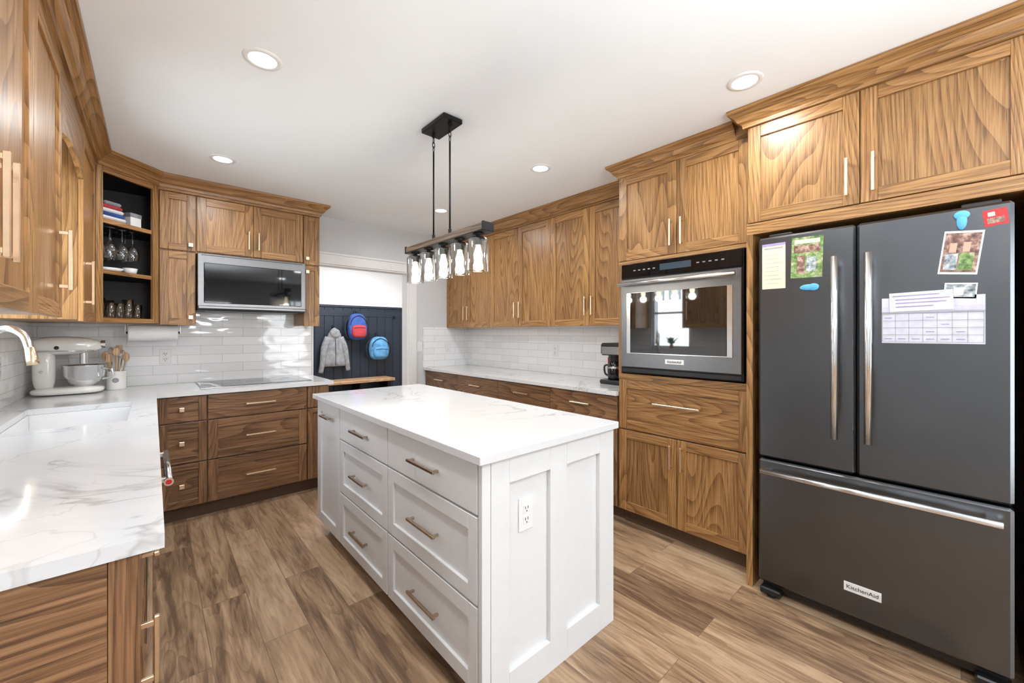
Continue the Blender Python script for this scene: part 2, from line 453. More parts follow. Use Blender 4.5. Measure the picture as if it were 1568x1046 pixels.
# ---------------------------------------------------------------- corner open cabinet
A=Vector((LF,3.65));B=Vector((.03,NF)); D=B-A; Lc=D.length
F=fr((A.x,A.y),(D.x,D.y),(D.y,-D.x))
m=MB('open_corner_cabinet')
poly=[(XL+.002,3.652),(LF,3.652),(.028,NF),(.028,YN-.002),(XL+.002,YN-.002)]
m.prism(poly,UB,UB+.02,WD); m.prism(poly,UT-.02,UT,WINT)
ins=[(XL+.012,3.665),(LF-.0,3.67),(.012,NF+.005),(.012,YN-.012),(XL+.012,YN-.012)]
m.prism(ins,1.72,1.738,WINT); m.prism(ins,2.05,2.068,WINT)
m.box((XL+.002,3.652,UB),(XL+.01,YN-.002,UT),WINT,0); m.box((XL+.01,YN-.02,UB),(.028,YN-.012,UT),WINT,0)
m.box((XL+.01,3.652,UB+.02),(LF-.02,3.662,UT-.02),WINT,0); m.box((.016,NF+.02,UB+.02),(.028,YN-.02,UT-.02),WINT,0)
fw=.042
m.box((0,-.018,UB),(fw,.002,UT),WD,.001,F); m.box((Lc-fw,-.018,UB),(Lc,.002,UT),WD,.001,F)
m.box((fw,-.018,UB),(Lc-fw,.002,UB+.03),WD,.001,F,'u'); m.box((fw,-.018,UT-.05),(Lc-fw,.002,UT),WD,.001,F,'u')
m.box((0,-.018,UT),(Lc,.0,ZC-.003),WD,.001,F,'u')
for z in (1.72,2.05): m.box((fw,-.03,z-.004),(Lc-fw,-.008,z+.022),WD,.001,F,'u')
m.build()
def goblet(mb,c,h,mat,flip=False,sc=1):
    p=[(.032,0),(.030,.003),(.004,.006),(.0035,h*.45),(.018,h*.52),(.033,h*.68),(.034,h*.82),(.028,h)]
    if flip: p=[(r*sc,h-z) for r,z in p]
    else: p=[(r*sc,z) for r,z in p]
    mb.lathe(c,p,mat,16)
m=MB('stemware_glasses')
for i,(a,b) in enumerate(((-.12,.09),(-.05,.09),(.03,.09),(.10,.09),(-.13,.18),(-.05,.19),(.04,.19),(.12,.17),(-.04,.28),(.05,.28))):
    p=F[0]+F[1]*(Lc/2+a)-F[2]*b
    goblet(m,(p.x,p.y,1.84),.20,GLASS,True,1.1)
for q in (.09,.18,.28): m.tube([F[0]+F[1]*(.06)-F[2]*q+Z*2.043,F[0]+F[1]*(Lc-.06)-F[2]*q+Z*2.043],.006,BLKMET,8,1)
m.build()
m=MB('serving_bowl')
m.lathe((F[0]+F[1]*(Lc/2-.03)-F[2]*.13)+Z*1.739,[(0,0),(.05,0),(.085,.03),(.083,.03),(.048,.004),(0,.004)],PORC,20)
m.lathe((F[0]+F[1]*(Lc/2+.11)-F[2]*.12)+Z*1.739,[(0,0),(.03,0),(.042,.05),(.040,.05),(.028,.004),(0,.004)],PORC,20)
m.build()
m=MB('drinking_glasses')
for i,(a,b) in enumerate(((-.13,.07),(-.07,.065),(-.01,.07),(.05,.07),(.12,.08),(-.14,.15),(-.07,.15),(.0,.15),(.07,.16),(.13,.16),(-.08,.23),(.0,.24),(.07,.24))):
    p=F[0]+F[1]*(Lc/2+a)-F[2]*b
    h=.11 if i%3 else .14
    m.lathe((p.x,p.y,1.421),[(0,0),(.022,0),(.024,.004),(.030,h),(.028,h),(.022,.008),(0,.008)],GLASS,16)
m.build()
m=MB('folded_linens')
for k,(z,mt) in enumerate(((2.07,REDF),(2.095,PAPER),(2.12,BLUEF),(2.145,PAPER),(2.17,REDF),(2.195,GRAYF))):
    m.box((.07+.01*k,-.30,z),(.27-.008*k,-.08,z+.023),mt,.009,F)
m.build()
m=MB('storage_box')
m.box((.285,-.27,2.0685),(.36,-.08,2.16),PAPER,.003,F); m.box((.283,-.272,2.15),(.362,-.078,2.18),GRAYF,.003,F)
m.build()

# ---------------------------------------------------------------- north uppers
F=fr((0,NF+.02),(1,0),(0,-1))
m=MB('upper_cabinet')
m.box((.031,NF+.02,UB),(.248,YN-.009,ZC-.003),WD); m.box((.248,NF+.02,1.945),(1.008,YN-.009,ZC-.003),WD); m.box((1.008,NF+.02,UB),(1.145,YN-.009,ZC-.003),WD)
m.box((.031,0,UT-.03),(1.145,.02,ZC-.003),WD,.001,F,'u')
shaker(m,F,.035,.245,1.955,UT-.035,WD,fw=.05); shaker(m,F,.035,.245,UB-.01,1.945,WD,fw=.05)
shaker(m,F,.252,.625,1.96,UT-.035,WD); shaker(m,F,.625,1.003,1.96,UT-.035,WD)
shaker(m,F,1.008,1.143,1.945,UT-.035,WD,fw=.04); shaker(m,F,1.008,1.143,UB-.01,1.935,WD,fw=.04)
knob(m,F,.215,2.00,GOLD); knob(m,F,.215,1.45,GOLD); knob(m,F,1.035,2.0,GOLD); knob(m,F,1.035,1.88,GOLD)
pull(m,F,.59,2.09,.15,GOLD); pull(m,F,.66,2.09,.15,GOLD)
m.build()
m=MB('microwave_oven')
m.box((.252,3.885,1.505),(1.004,YN-.01,1.94),BLKMET,.003)
FM=fr((0,3.885),(1,0),(0,-1))
m.box((.252,0,1.515),(1.004,.028,1.94),MWSTEEL,.003,FM)
m.box((.290,.024,1.560),(.970,.034,1.870),BLKGLASS,.004,FM)
m.box((.252,.028,1.515),(1.004,.040,1.540),MWSTEEL,.006,FM)
m.box((.275,.026,1.925),(.98,.030,1.93),BLACK,0,FM)
m.box((.30,-.3,1.500),(.95,-.02,1.506),BLACK,0,FM)
m.build()

# ---------------------------------------------------------------- base cabinets left + north
YE=1.115
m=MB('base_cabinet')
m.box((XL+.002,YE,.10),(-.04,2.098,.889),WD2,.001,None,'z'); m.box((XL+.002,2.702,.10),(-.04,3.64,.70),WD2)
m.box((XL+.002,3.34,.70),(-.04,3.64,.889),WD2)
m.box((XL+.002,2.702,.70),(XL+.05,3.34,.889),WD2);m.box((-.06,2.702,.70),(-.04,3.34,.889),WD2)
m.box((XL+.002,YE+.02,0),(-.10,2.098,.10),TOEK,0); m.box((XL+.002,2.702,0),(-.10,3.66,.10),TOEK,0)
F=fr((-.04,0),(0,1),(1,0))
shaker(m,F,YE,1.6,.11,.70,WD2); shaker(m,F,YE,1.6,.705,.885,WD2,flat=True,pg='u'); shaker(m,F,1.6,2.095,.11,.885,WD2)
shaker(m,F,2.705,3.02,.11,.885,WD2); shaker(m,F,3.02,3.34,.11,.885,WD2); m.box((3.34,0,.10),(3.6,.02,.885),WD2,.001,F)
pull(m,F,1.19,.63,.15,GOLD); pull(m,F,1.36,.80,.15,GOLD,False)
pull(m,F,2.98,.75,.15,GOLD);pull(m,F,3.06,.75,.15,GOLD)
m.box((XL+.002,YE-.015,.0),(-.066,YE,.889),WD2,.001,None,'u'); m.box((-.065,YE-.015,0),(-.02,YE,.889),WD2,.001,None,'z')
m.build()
m=MB('dishwasher')
m.box((XL+.01,2.102,.11),(-.045,2.59,.885),BLKMET,.002); m.box((-.045,2.104,.12),(-.018,2.696,.883),DKSTEEL,.004)
m.box((XL+.05,2.11,.0),(-.09,2.59,.11),BLACK,.001)
m.tube([(.048,2.14,.73),(.048,2.66,.73)],.013,CHROME,14,1)
for y in (2.17,2.63): m.box((-.02,y-.012,.72),(.048,y+.012,.74),CHROME,.003)
m.cyl((.048,2.128,.73),(.048,2.141,.73),.016,CHROME); m.cyl((.048,2.1265,.73),(.048,2.1285,.73),.010,RED)
m.build()
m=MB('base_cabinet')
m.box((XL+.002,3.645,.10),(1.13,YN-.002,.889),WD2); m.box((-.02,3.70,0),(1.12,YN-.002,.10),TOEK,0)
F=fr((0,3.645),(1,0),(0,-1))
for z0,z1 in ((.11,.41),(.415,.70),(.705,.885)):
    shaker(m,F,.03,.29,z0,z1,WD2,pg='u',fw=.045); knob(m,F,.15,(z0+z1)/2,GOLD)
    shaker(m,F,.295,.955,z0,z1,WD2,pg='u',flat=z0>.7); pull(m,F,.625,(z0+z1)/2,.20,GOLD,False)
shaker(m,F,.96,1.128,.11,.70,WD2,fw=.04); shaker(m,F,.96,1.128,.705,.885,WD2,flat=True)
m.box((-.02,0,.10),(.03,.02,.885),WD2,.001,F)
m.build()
m=MB('countertop')
sx0,sx1,sy0,sy1=-.50,-.09,2.60,3.32
e=.018; z0,z1=.890,.920
for a,b in (((XL+.008,1.09),(e,sy0)),((XL+.008,sy0),(sx0,sy1)),((sx1,sy0),(e,sy1)),((XL+.008,sy1),(e,3.60)),((XL+.008,3.60),(1.16,YN-.008))):
    m.box((a[0],a[1],z0),(b[0],b[1],z1),QUARTZ,0)
m.build()
m=MB('undermount_sink')
w=.012; a0,a1,b0,b1=sx0-.006,sx1+.006,sy0-.006,sy1+.006
m.box((a0,b0,.705),(a1,b1,.715),PORC,0)
m.box((a0,b0,.715),(a0+w,b1,.889),PORC,.002);m.box((a1-w,b0,.715),(a1,b1,.889),PORC,.002)
m.box((a0+w,b0,.715),(a1-w,b0+w,.889),PORC,.002);m.box((a0+w,b1-w,.715),(a1-w,b1,.889),PORC,.002)
m.cyl((-.30,2.96,.715),(-.30,2.96,.718),.04,STEEL)
m.build()
m=MB('kitchen_faucet')
bx,by=-.555,2.86
m.cyl((bx,by,CT),(bx,by,CT+.012),.030,GOLD); m.cyl((bx,by,CT+.01),(bx,by,CT+.14),.020,GOLD)
m.tube([(bx,by,CT+.12),(bx,by,CT+.30),(bx+.02,by-.01,CT+.395),(bx+.07,by-.03,CT+.43),(bx+.12,by-.045,CT+.40),(bx+.14,by-.055,CT+.335)],.0155,CHROME,16,8)
m.tube([(bx+.139,by-.054,CT+.345),(bx+.148,by-.057,CT+.29),(bx+.152,by-.058,CT+.265)],[.0165,.020,.021],GOLD,16,1)
m.tube([(bx,by+.018,CT+.09),(bx+.01,by+.055,CT+.10),(bx+.02,by+.10,CT+.125)],.006,GOLD,8,3)
m.build()
m=MB('potted_plant')
m.lathe((XL+.005,2.70,1.121),[(0,0),(.020,0),(.024,.05),(.022,.05),(.018,.01),(0,.01)],SOIL,16)
m.lathe((XL+.005,2.70,1.163),[(0,.005),(.022,0),(0,.0)],DKF,12)
for i in range(40):
    a=random.uniform(0,6.28);l=random.uniform(.05,.13);h=random.uniform(.03,.13)
    c=Vector((XL+.005,2.70,1.165)); t=c+Vector((math.cos(a)*l*.3,math.sin(a)*l,h)); md=(c+t)/2+Z*.02; sd=Vector((-math.sin(a),math.cos(a),0))*.014
    m.raw([c,md+sd,t,md-sd],[[0,1,2,3]],GREEN)
m.build()

m=MB('induction_cooktop')
m.box((.26,3.70,CT),(1.02,4.21,CT+.006),STEEL,.002); m.box((.266,3.706,CT+.003),(1.014,4.204,CT+.009),BLKGLASS,.002)
for x,y,r in ((.45,3.83,.08),(.45,4.05,.10),(.83,3.83,.10),(.83,4.05,.08),(.64,3.95,.06)):
    m.lathe((x,y,CT+.0091),[(r,0),(r+.002,0),(r+.002,.0003),(r,.0003),(r,0)],GRAYF,32)
m.build()

m=MB('stand_mixer')
mx,my=-.42,4.0
m.ell((mx,my,CT+.0265),(.17,.105,.026),ENAMEL,.6)
m.ell((mx-.11,my,CT+.17),(.052,.055,.15),ENAMEL,.7)
def hf(q):
    k=1-.22*max(0,q.x/.17); return Vector((q.x,q.y*k,q.z*k))
m.ell((mx-.01,my,CT+.325),(.170,.060,.062),ENAMEL,.72,28,18,fn=hf)
m.cyl((mx+.15,my,CT+.333),(mx+.172,my,CT+.333),.026,CHROME,20)
m.cyl((mx+.07,my,CT+.20),(mx+.07,my,CT+.275),.022,CHROME,18); m.tube([(mx+.07,my,CT+.22),(mx+.07,my,CT+.10)],.006,CHROME,8,1)
m.lathe((mx+.07,my,CT+.045),[(0,0),(.045,0),(.05,.012),(.075,.03),(.100,.075),(.106,.145),(.109,.148),(.104,.145),(.097,.078),(.07,.033),(0,.01)],CHROME,32)
m.tube([(mx+.165,my-.05,CT+.165),(mx+.205,my-.07,CT+.16),(mx+.21,my-.07,CT+.11),(mx+.160,my-.05,CT+.095)],.007,CHROME,8,5)
m.tube([(mx-.14,my-.060,CT+.29),(mx+.12,my-.048,CT+.29)],.005,CHROME,8,1)
m.ell((mx-.05,my-.060,CT+.312),(.012,.008,.012),BLACK)
m.tube([(mx-.115,my-.05,CT+.16),(mx-.115,my-.085,CT+.16)],.007,CHROME,8,1)
m.build()
m=MB('utensil_crock')
cx,cy=-.20,4.10
m.lathe((cx,cy,CT),[(0,0),(.052,0),(.055,.01),(.055,.125),(.057,.135),(.051,.135),(.050,.02),(0,.015)],ENAMEL,28)
m.ell((cx+.0,cy-.054,CT+.07),(.018,.004,.018),GRAYF)
for i,(dx,dy,h,k) in enumerate(((-.05,0,.27,0),(-.025,.02,.29,1),(.0,-.01,.30,0),(.03,.01,.27,1),(.05,-.01,.26,0),(.015,.03,.31,2),(-.035,-.02,.25,2))):
    mt=(WPALE,CHROME,WPALE)[k]; p0=Vector((cx+dx*.5,cy+dy*.5,CT+.03)); p1=Vector((cx+dx,cy+dy,CT+h-.05))
    m.tube([p0,p1],.0045,mt,8,1); dirn=(p1-p0).normalized()
    if k==0: m.ell(p1+dirn*.025,(.020,.006,.033),mt)
    elif k==1:
        for a in range(6):
            th=a*math.pi/6; ddx=Vector((math.cos(th),math.sin(th),0))*.02
            m.tube([p1,p1+ddx+dirn*.03,p1+dirn*.065,p1-ddx+dirn*.03,p1],.0012,mt,4,4)
    else: m.box((p1.x-.018,p1.y-.003,p1.z),(p1.x+.018,p1.y+.003,p1.z+.06),mt,.002)
m.build()
m=MB('paper_towel_roll')
m.lathe((-.135,4.08,1.332),[(.018,0),(.058,0),(.060,.004),(.060,.276),(.058,.28),(.018,.28),(.018,0)],PAPER,36,(1,0,0),False)
m.tube([(-.15,4.08,1.332),(.16,4.08,1.332)],.009,STEEL,10,1)
for x in (-.15,.16): m.box((x-.003,4.065,1.322),(x+.003,4.095,1.3995),STEEL,.001)
m.build()

def outlet(name,F,u,z,hw=.036,hh=.058,sw=False):
    m=MB(name); m.box((u-hw,0,z-hh),(u+hw,.006,z+hh),PORC,.002,F)
    if sw: m.box((u-.017,.005,z-.034),(u+.017,.009,z+.034),PORC,.002,F)
    else:
        for k in (-1,1):
            zz=z+k*.021; m.box((u-.017,.005,zz-.016),(u+.017,.0085,zz+.016),PORC,.003,F)
            m.box((u-.008,.0084,zz-.003),(u-.005,.0089,zz+.008),BLACK,0,F); m.box((u+.005,.0084,zz-.003),(u+.008,.0089,zz+.008),BLACK,0,F)
            m.cyl(F[0]+F[1]*u+F[2]*.0083+Z*(zz-.010),F[0]+F[1]*u+F[2]*.0089+Z*(zz-.010),.003,BLACK,8)
    m.build()
outlet('wall_outlet',fr((0,YN-.008),(1,0),(0,-1)),.075,1.14)
outlet('wall_outlet',fr((XL+.008,0),(0,1),(1,0)),3.4,1.14)
outlet('wall_outlet',fr((XR-.008,0),(0,1),(-1,0)),2.75,1.15)
outlet('light_switch',fr((0,YN),(1,0),(0,-1)),2.355,1.17,sw=True)
outlet('light_switch',fr((0,YN-.008),(1,0),(0,-1)),2.75,1.15,sw=True)

# ---------------------------------------------------------------- right wall run
F=fr((RF+.02,0),(0,-1),(-1,0))
m=MB('upper_cabinet')
m.box((RF+.02,1.602,UB),(XR-.002,YN-.002,ZC-.003),WD); m.box((-YN+.002,0,UT-.03),(-1.602,.02,ZC-.003),WD,.001,F,'u')
ys=[1.64,2.083,2.523,2.965,3.405,3.845,4.276]
for i in range(6): shaker(m,F,-ys[i+1],-ys[i],UB-.01,UT-.032,WD)
m.box((-1.64,0,UB),(-1.602,.02,UT-.03),WD,.001,F)
for y in (3.845,2.965,2.083):
    for k in (-1,1): pull(m,F,-(y+k*.035),1.56,.16,GOLD)
m.build()
F=fr((OF,0),(0,-1),(-1,0))
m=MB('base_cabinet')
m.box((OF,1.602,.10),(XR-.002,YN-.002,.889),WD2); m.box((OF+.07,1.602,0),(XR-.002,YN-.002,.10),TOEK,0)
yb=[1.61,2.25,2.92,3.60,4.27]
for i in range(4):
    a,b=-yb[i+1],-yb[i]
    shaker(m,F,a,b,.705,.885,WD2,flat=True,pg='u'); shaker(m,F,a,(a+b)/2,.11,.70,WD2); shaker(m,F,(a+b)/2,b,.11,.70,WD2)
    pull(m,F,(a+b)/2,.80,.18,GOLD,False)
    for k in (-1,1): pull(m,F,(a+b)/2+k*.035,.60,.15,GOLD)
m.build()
m=MB('countertop'); m.box((OF-.045,1.602,.89),(XR-.008,YN-.008,.92),QUARTZ,.001); m.build()
m=MB('coffee_maker')
c=(2.83,1.86)
m.box((c[0]-.13,c[1]-.10,CT),(c[0]+.13,c[1]+.10,CT+.035),BLACK,.01)
m.box((c[0]+.02,c[1]-.10,CT+.03),(c[0]+.13,c[1]+.10,CT+.30),BLACK,.012)
m.box((c[0]-.12,c[1]-.10,CT+.23),(c[0]+.13,c[1]+.10,CT+.33),BLACK,.015)
m.box((c[0]-.123,c[1]-.08,CT+.24),(c[0]-.118,c[1]+.08,CT+.30),STEEL,.001)
m.box((c[0]-.10,c[1]+.095,CT+.245),(c[0]+.10,c[1]+.103,CT+.30),STEEL,.004)
m.box((c[0]+.0,c[1]+.098,CT+.06),(c[0]+.12,c[1]+.110,CT+.21),RED,.008)
m.lathe((c[0]-.05,c[1],CT+.036),[(0,0),(.055,0),(.060,.02),(.062,.09),(.050,.13),(.044,.145),(.0,.15)],BLKGLASS,24)
m.lathe((c[0]-.05,c[1],CT+.125),[(.063,0),(.064,.004),(.060,.022),(.058,.02)],STEEL,24)
m.tube([(c[0]-.05,c[1]+.055,CT+.15),(c[0]-.06,c[1]+.095,CT+.14),(c[0]-.06,c[1]+.09,CT+.08),(c[0]-.05,c[1]+.06,CT+.06)],.008,BLACK,8,4)
m.cyl((c[0]-.05,c[1],CT+.18),(c[0]-.05,c[1],CT+.235),.050,BLACK,20,.056)
m.build()

# ---------------------------------------------------------------- tall oven cabinet
m=MB('oven_cabinet')
y0,y1=.762,1.60
m.box((OF,y0,.10),(XR-.002,y1,1.05),WD); m.box((OF,y0,1.81),(XR-.002,y1,ZC-.003),WD)
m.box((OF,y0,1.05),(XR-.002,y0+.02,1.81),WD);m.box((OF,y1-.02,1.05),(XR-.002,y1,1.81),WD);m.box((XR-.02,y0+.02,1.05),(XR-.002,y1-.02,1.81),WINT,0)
m.box((OF+.06,y0,0),(XR-.002,y1,.10),TOEK,0)
F=fr((OF,0),(0,-1),(-1,0)); a,b=-y1,-y0; c=(a+b)/2
shaker(m,F,a+.004,c,1.825,UT-.012,WD); shaker(m,F,c,b-.004,1.825,UT-.012,WD); m.box((a,0,UT-.012),(b,.02,ZC-.003),WD,.001,F,'u')
m.box((a,0,1.80),(b,.018,1.825),WD,.001,F,'u'); m.box((a,0,1.05),(a+.025,.018,1.80),WD,.001,F); m.box((b-.025,0,1.05),(b,.018,1.80),WD,.001,F)
m.box((a,0,1.01),(b,.018,1.05),WD,.001,F,'u')
shaker(m,F,a+.004,b-.004,.67,1.01,WD,pg='u'); shaker(m,F,a+.004,c,.11,.665,WD); shaker(m,F,c,b-.004,.11,.665,WD)
for k in (-1,1): pull(m,F,c+k*.035,1.96,.17,GOLD); pull(m,F,c+k*.035,.55,.15,GOLD)
pull(m,F,c,.87,.30,GOLD,False)
m.build()
m=MB('wall_oven')
F=fr((OF-.018,0),(0,-1),(-1,0)); a,b=-1.567,-.795
m.box((a+.02,-.5,1.075),(b-.02,0,1.79),BLKMET,.002,F)
m.box((a,0,1.06),(b,.010,1.80),BLKMET,.002,F)
m.box((a+.005,.008,1.70),(b-.005,.024,1.795),BLKGLASS,.003,F)
m.box((c-.10,.0235,1.73),(c+.10,.0245,1.77),simple('oven_display',(.02,.03,.04),.1,emit=(.5,.7,.9),es=.08),0,F)
for k in range(5):
    for s_ in (-1,1): m.box((c+s_*(.14+.035*k)-.008,.0235,1.745),(c+s_*(.14+.035*k)+.008,.0243,1.752),GRAYF,0,F)
m.box((a+.005,.008,1.10),(b-.005,.030,1.692),MWSTEEL,.004,F)
m.box((a+.05,.028,1.19),(b-.05,.034,1.60),CHROME,.003,F)
m.box((a+.080,.032,1.198),(b-.080,.036,1.597),OVGLASS,.002,F)
m.box((a+.01,.0,1.065),(b-.01,.014,1.092),BLACK,.002,F)
m.tube([F[0]+F[1]*(a+.02)+F[2]*.085+Z*1.655,F[0]+F[1]*(b-.02)+F[2]*.085+Z*1.655],.013,CHROME,14,1)
for u in (a+.045,b-.045): m.box((u-.010,.028,1.643),(u+.010,.085,1.667),CHROME,.003,F)
m.box((c-.06,.0295,1.135),(c+.06,.0335,1.165),PORC,.001,F)
oven=m.build()

# ---------------------------------------------------------------- fridge surround
m=MB('refrigerator_cabinet')
y0,y1=-.165,.757
m.box((FF+.02,y0,1.845),(XR-.002,y1,ZC-.003),WD)
m.box((FF,.727,0),(XR-.002,y1,1.845),WD,.001); m.box((FF,y0-.02,0),(XR-.002,y0+.005,1.845),WD,.001)
F=fr((FF+.02,0),(0,-1),(-1,0))
m.box((-y1,0,1.845),(-y0+.02,.02,1.902),WD,.001,F,'u'); m.box((-y1,0,UT-.012),(-y0+.02,.02,ZC-.003),WD,.001,F,'u')
shaker(m,F,-y1+.006,-.30,1.905,UT-.012,WD); shaker(m,F,-.30,-y0+.015,1.905,UT-.012,WD)
for y in (.345,.255): pull(m,F,-y,2.03,.17,GOLD)
m.build()

# ---------------------------------------------------------------- refrigerator
m=MB('refrigerator')
fy0,fy1,sm=-.128,.690,.308
FX=2.375
m.box((FX,fy0+.005,.04),(XR-.02,fy1-.005,1.80),BLKMET,.004)
F=fr((FX,0),(0,-1),(-1,0))
m.box((-fy1,.005,.705),(-sm-.002,.072,1.81),DKSTEEL,.010,F); m.box((-sm+.002,.005,.705),(-fy0,.072,1.81),DKSTEEL,.010,F)
m.box((-fy1,.005,.075),(-fy0,.072,.695),DKSTEEL,.010,F)
m.box((-fy1+.01,.0,.03),(-fy0-.01,.03,.07),BLACK,.002,F)
for y in (.375,.262):
    m.tube([F[0]-F[1]*y+F[2]*.125+Z*.86,F[0]-F[1]*y+F[2]*.125+Z*1.67],.0135,CHROME,14,1)
    for z in (.885,1.645): m.box((-y-.011,.07,z-.014),(-y+.011,.125,z+.014),CHROME,.004,F)
m.tube([F[0]-F[1]*.665+F[2]*.125+Z*.645,F[0]-F[1]*(-.10)+F[2]*.125+Z*.645],.0135,CHROME,14,1)
for y in (.64,-.075): m.box((-y-.014,.07,.634),(-y+.014,.125,.656),CHROME,.004,F)
m.box((-.35,.071,.185),(-.225,.075,.225),PORC,.001,F)
for y in (.64,-.08):
    m.cyl((FX-.04,y,0),(FX-.04,y,.035),.022,BLACK,16); m.box((-y-.045,-.02,.012),(-y+.045,.07,.045),BLACK,.006,F)
for y in (.64,-.08): m.cyl((XR-.12,y,0),(XR-.12,y,.045),.022,BLACK,16)
for y in (.60,-.05): m.box((-y-.05,0,1.80),(-y+.05,.05,1.825),BLACK,.004,F)
fridge=m.build()
def txt(body,size,loc,par,mat):
    cu=bpy.data.curves.new('lettering','FONT'); cu.body=body; cu.size=size; cu.align_x='CENTER'; cu.align_y='CENTER'; cu.extrude=.0003
    o=bpy.data.objects.new('badge_lettering',cu); scene.collection.objects.link(o); cu.materials.append(mat)
    o.rotation_euler=(math.pi/2,0,-math.pi/2); o.location=loc; o.parent=par
txt('KitchenAid',.024,(FX-.0756,.2875,.205),fridge,BLACK)
txt('KitchenAid',.02,(OF-.018-.0345,1.181,1.15),oven,BLACK)

n0=.0725
def sheet(name,F,u0,u1,z0,z1,mat,extra=None,rot=0):
    m=MB(name)
    cu,cz=(u0+u1)/2,(z0+z1)/2; hw,hh=(u1-u0)/2,(z1-z0)/2
    O=F[0]+F[1]*cu+Z*cz
    ca,sa=math.cos(rot),math.sin(rot)
    def P(a,b,n): return O+F[1]*(a*ca-b*sa)+Z*(a*sa+b*ca)+F[2]*n
    def rect(a0,a1,b0,b1,n,mt):
        V=[P(a,b,k) for k in (n,n+.0005) for a,b in ((a0,b0),(a1,b0),(a1,b1),(a0,b1))]
        m.raw(V,[[0,1,2,3],[4,5,6,7],[0,1,5,4],[1,2,6,5],[2,3,7,6],[3,0,4,7]],mt)
    rect(-hw,hw,-hh,hh,n0,mat)
    for i,(a0,a1,b0,b1,mt) in enumerate(extra or []):
        rect(-hw+2*hw*a0,-hw+2*hw*a1,-hh+2*hh*b0,-hh+2*hh*b1,n0+.0007+.00005*i,mt)
    return m.build()
INK=simple('gray_ink',(.35,.35,.38),.9)
def photom(name,cols,sc):
    n=NT(name); f=n.noise(n.obj(),sc,3,.6); k=len(cols)
    n.link(n.ramp(f,[(.32+.36*i/(k-1),c) for i,c in enumerate(cols)]),n.b.inputs['Base Color']); n.set(Roughness=.35); return n.m
PH1=photom('photo_print_green',[(.05,.12,.03),(.20,.32,.10),(.55,.5,.35)],45)
PH2=photom('photo_print_warm',[(.06,.035,.03),(.25,.13,.10),(.6,.45,.36)],40)
PH3=photom('photo_print_gray',[(.08,.1,.12),(.35,.4,.42),(.7,.72,.72)],50)
SKIN=simple('photo_skin_tone',(.65,.38,.27),.5); LAV=simple('lavender_paper',(.66,.64,.85),.9)
sheet('notepad_list',F,-.672,-.572,1.55,1.775,YEL,[(.1,.9,.88,.91,INK)]+[(.12,.75+.1*(i%2),.12+i*.09,.125+i*.09,INK) for i in range(8)]+[(0,1,.95,1,PURP)])
sheet('photo_magnet',F,-.548,-.425,1.592,1.785,PH1,[(.08,.92,.62,.80,PH2),(.2,.45,.12,.55,PH2),(.5,.8,.15,.5,PH3),(.1,.9,.84,.94,YEL)],-.03)
sheet('photo_magnet',F,-.053,.05,1.555,1.72,PAPER,[(.05,.95,.05,.95,PH2),(.20,.38,.50,.72,SKIN),(.54,.72,.52,.74,SKIN),(.12,.45,.1,.48,PH3),(.48,.85,.1,.50,PH1)],-.12)
sheet('photo_magnet',F,-.045,.04,1.463,1.522,PAPER,[(.05,.95,.08,.92,PH3),(.3,.6,.2,.7,PAPER)],-.08)
sheet('photo_magnet',F,.055,.113,1.725,1.785,RED,[(.15,.85,.15,.5,PH2),(.2,.5,.6,.85,YEL)],.1)
ex=[(0,1,.66,.67,INK)]
for i in range(8): ex.append((i/7*.98+.005,i/7*.98+.010,.03,.66,INK))
for i in range(5): ex.append((.005,.99,.03+i*.155,.036+i*.155,INK))
for i in range(7):
    for j in range(4):
        if random.random()<.5: ex.append((i/7+.03,i/7+.11,.09+j*.155,.105+j*.155,PURP))
ex.append((.0,1,.69,.80,LAV))
sheet('wall_calendar',F,-.224,.060,1.288,1.475,simple('calendar_paper',(.70,.71,.80),.9),ex,.0)
n0=.0765
sheet('reminder_note',F,-.20,-.02,1.42,1.497,PAPER,[(.05,.8,.8,.85,PURP),(.1,.95,.6,.65,PURP),(.1,.9,.42,.47,PURP),(.1,.7,.22,.27,PURP)],.03)
for k,(u,z) in enumerate(((-.481,1.545),(.0015,1.757))):
    m=MB('foot_magnet'); P0=F[0]+F[1]*u+F[2]*.078
    m.ell(P0+Z*z,(.005,.014,.034) if k else (.005,.032,.014),BLUE)
    m.ell(P0+Z*(z+(.022 if k else .0))+F[1]*(0 if k else .022),(.005,.021,.017) ,BLUE)
    m.build()

# ---------------------------------------------------------------- island
ix0,ix1,iy0,iy1=.824,1.590,1.073,2.885
m=MB('kitchen_island')
m.box((ix0+.02,iy0+.022,.09),(ix1,iy1,.889),WHITE,.001)
m.box((ix0+.08,iy0+.024,0),(ix1-.002,iy1-.02,.09),WHITE,0)
F=fr((ix0+.02,0),(0,-1),(-1,0))
for a,b in ((-1.80,-1.098),(-2.45,-1.805)):
    for k,(z0,z1) in enumerate(((.09,.39),(.395,.70),(.705,.885))):
        shaker(m,F,a,b,z0,z1,WHITE,pg='u',flat=(k==2),fw=.055,rec=.011,g=.0022); pull(m,F,(a+b)/2,(z0+z1)/2,.22 if b>-1.5 else .20,BRONZE,False,r=.006)
shaker(m,F,-2.88,-2.455,.09,.885,WHITE,fw=.065,rec=.011); pull(m,F,-2.67,.80,.16,BRONZE,False)
F=fr((0,iy0+.022),(1,0),(0,-1))
a,b=ix0,ix1
m.box((a+.002,0,0),(b-.002,.004,.888),WHITE,0,F)
for u0,u1,z0,z1 in ((a,.862,0,.889),(.8640,.948,0,.889),(1.162,1.262,0,.889),(1.484,b,0,.889),(.948,1.162,.795,.889),(1.262,1.484,.795,.889),(.948,1.162,0,.12),(1.262,1.484,0,.12)):
    m.box((u0,.002,z0),(u1,.022,z1),WHITE,.0012,F)
m.build()
outlet('island_outlet',fr((0,iy0+.018),(1,0),(0,-1)),1.042,.655,.036,.062)
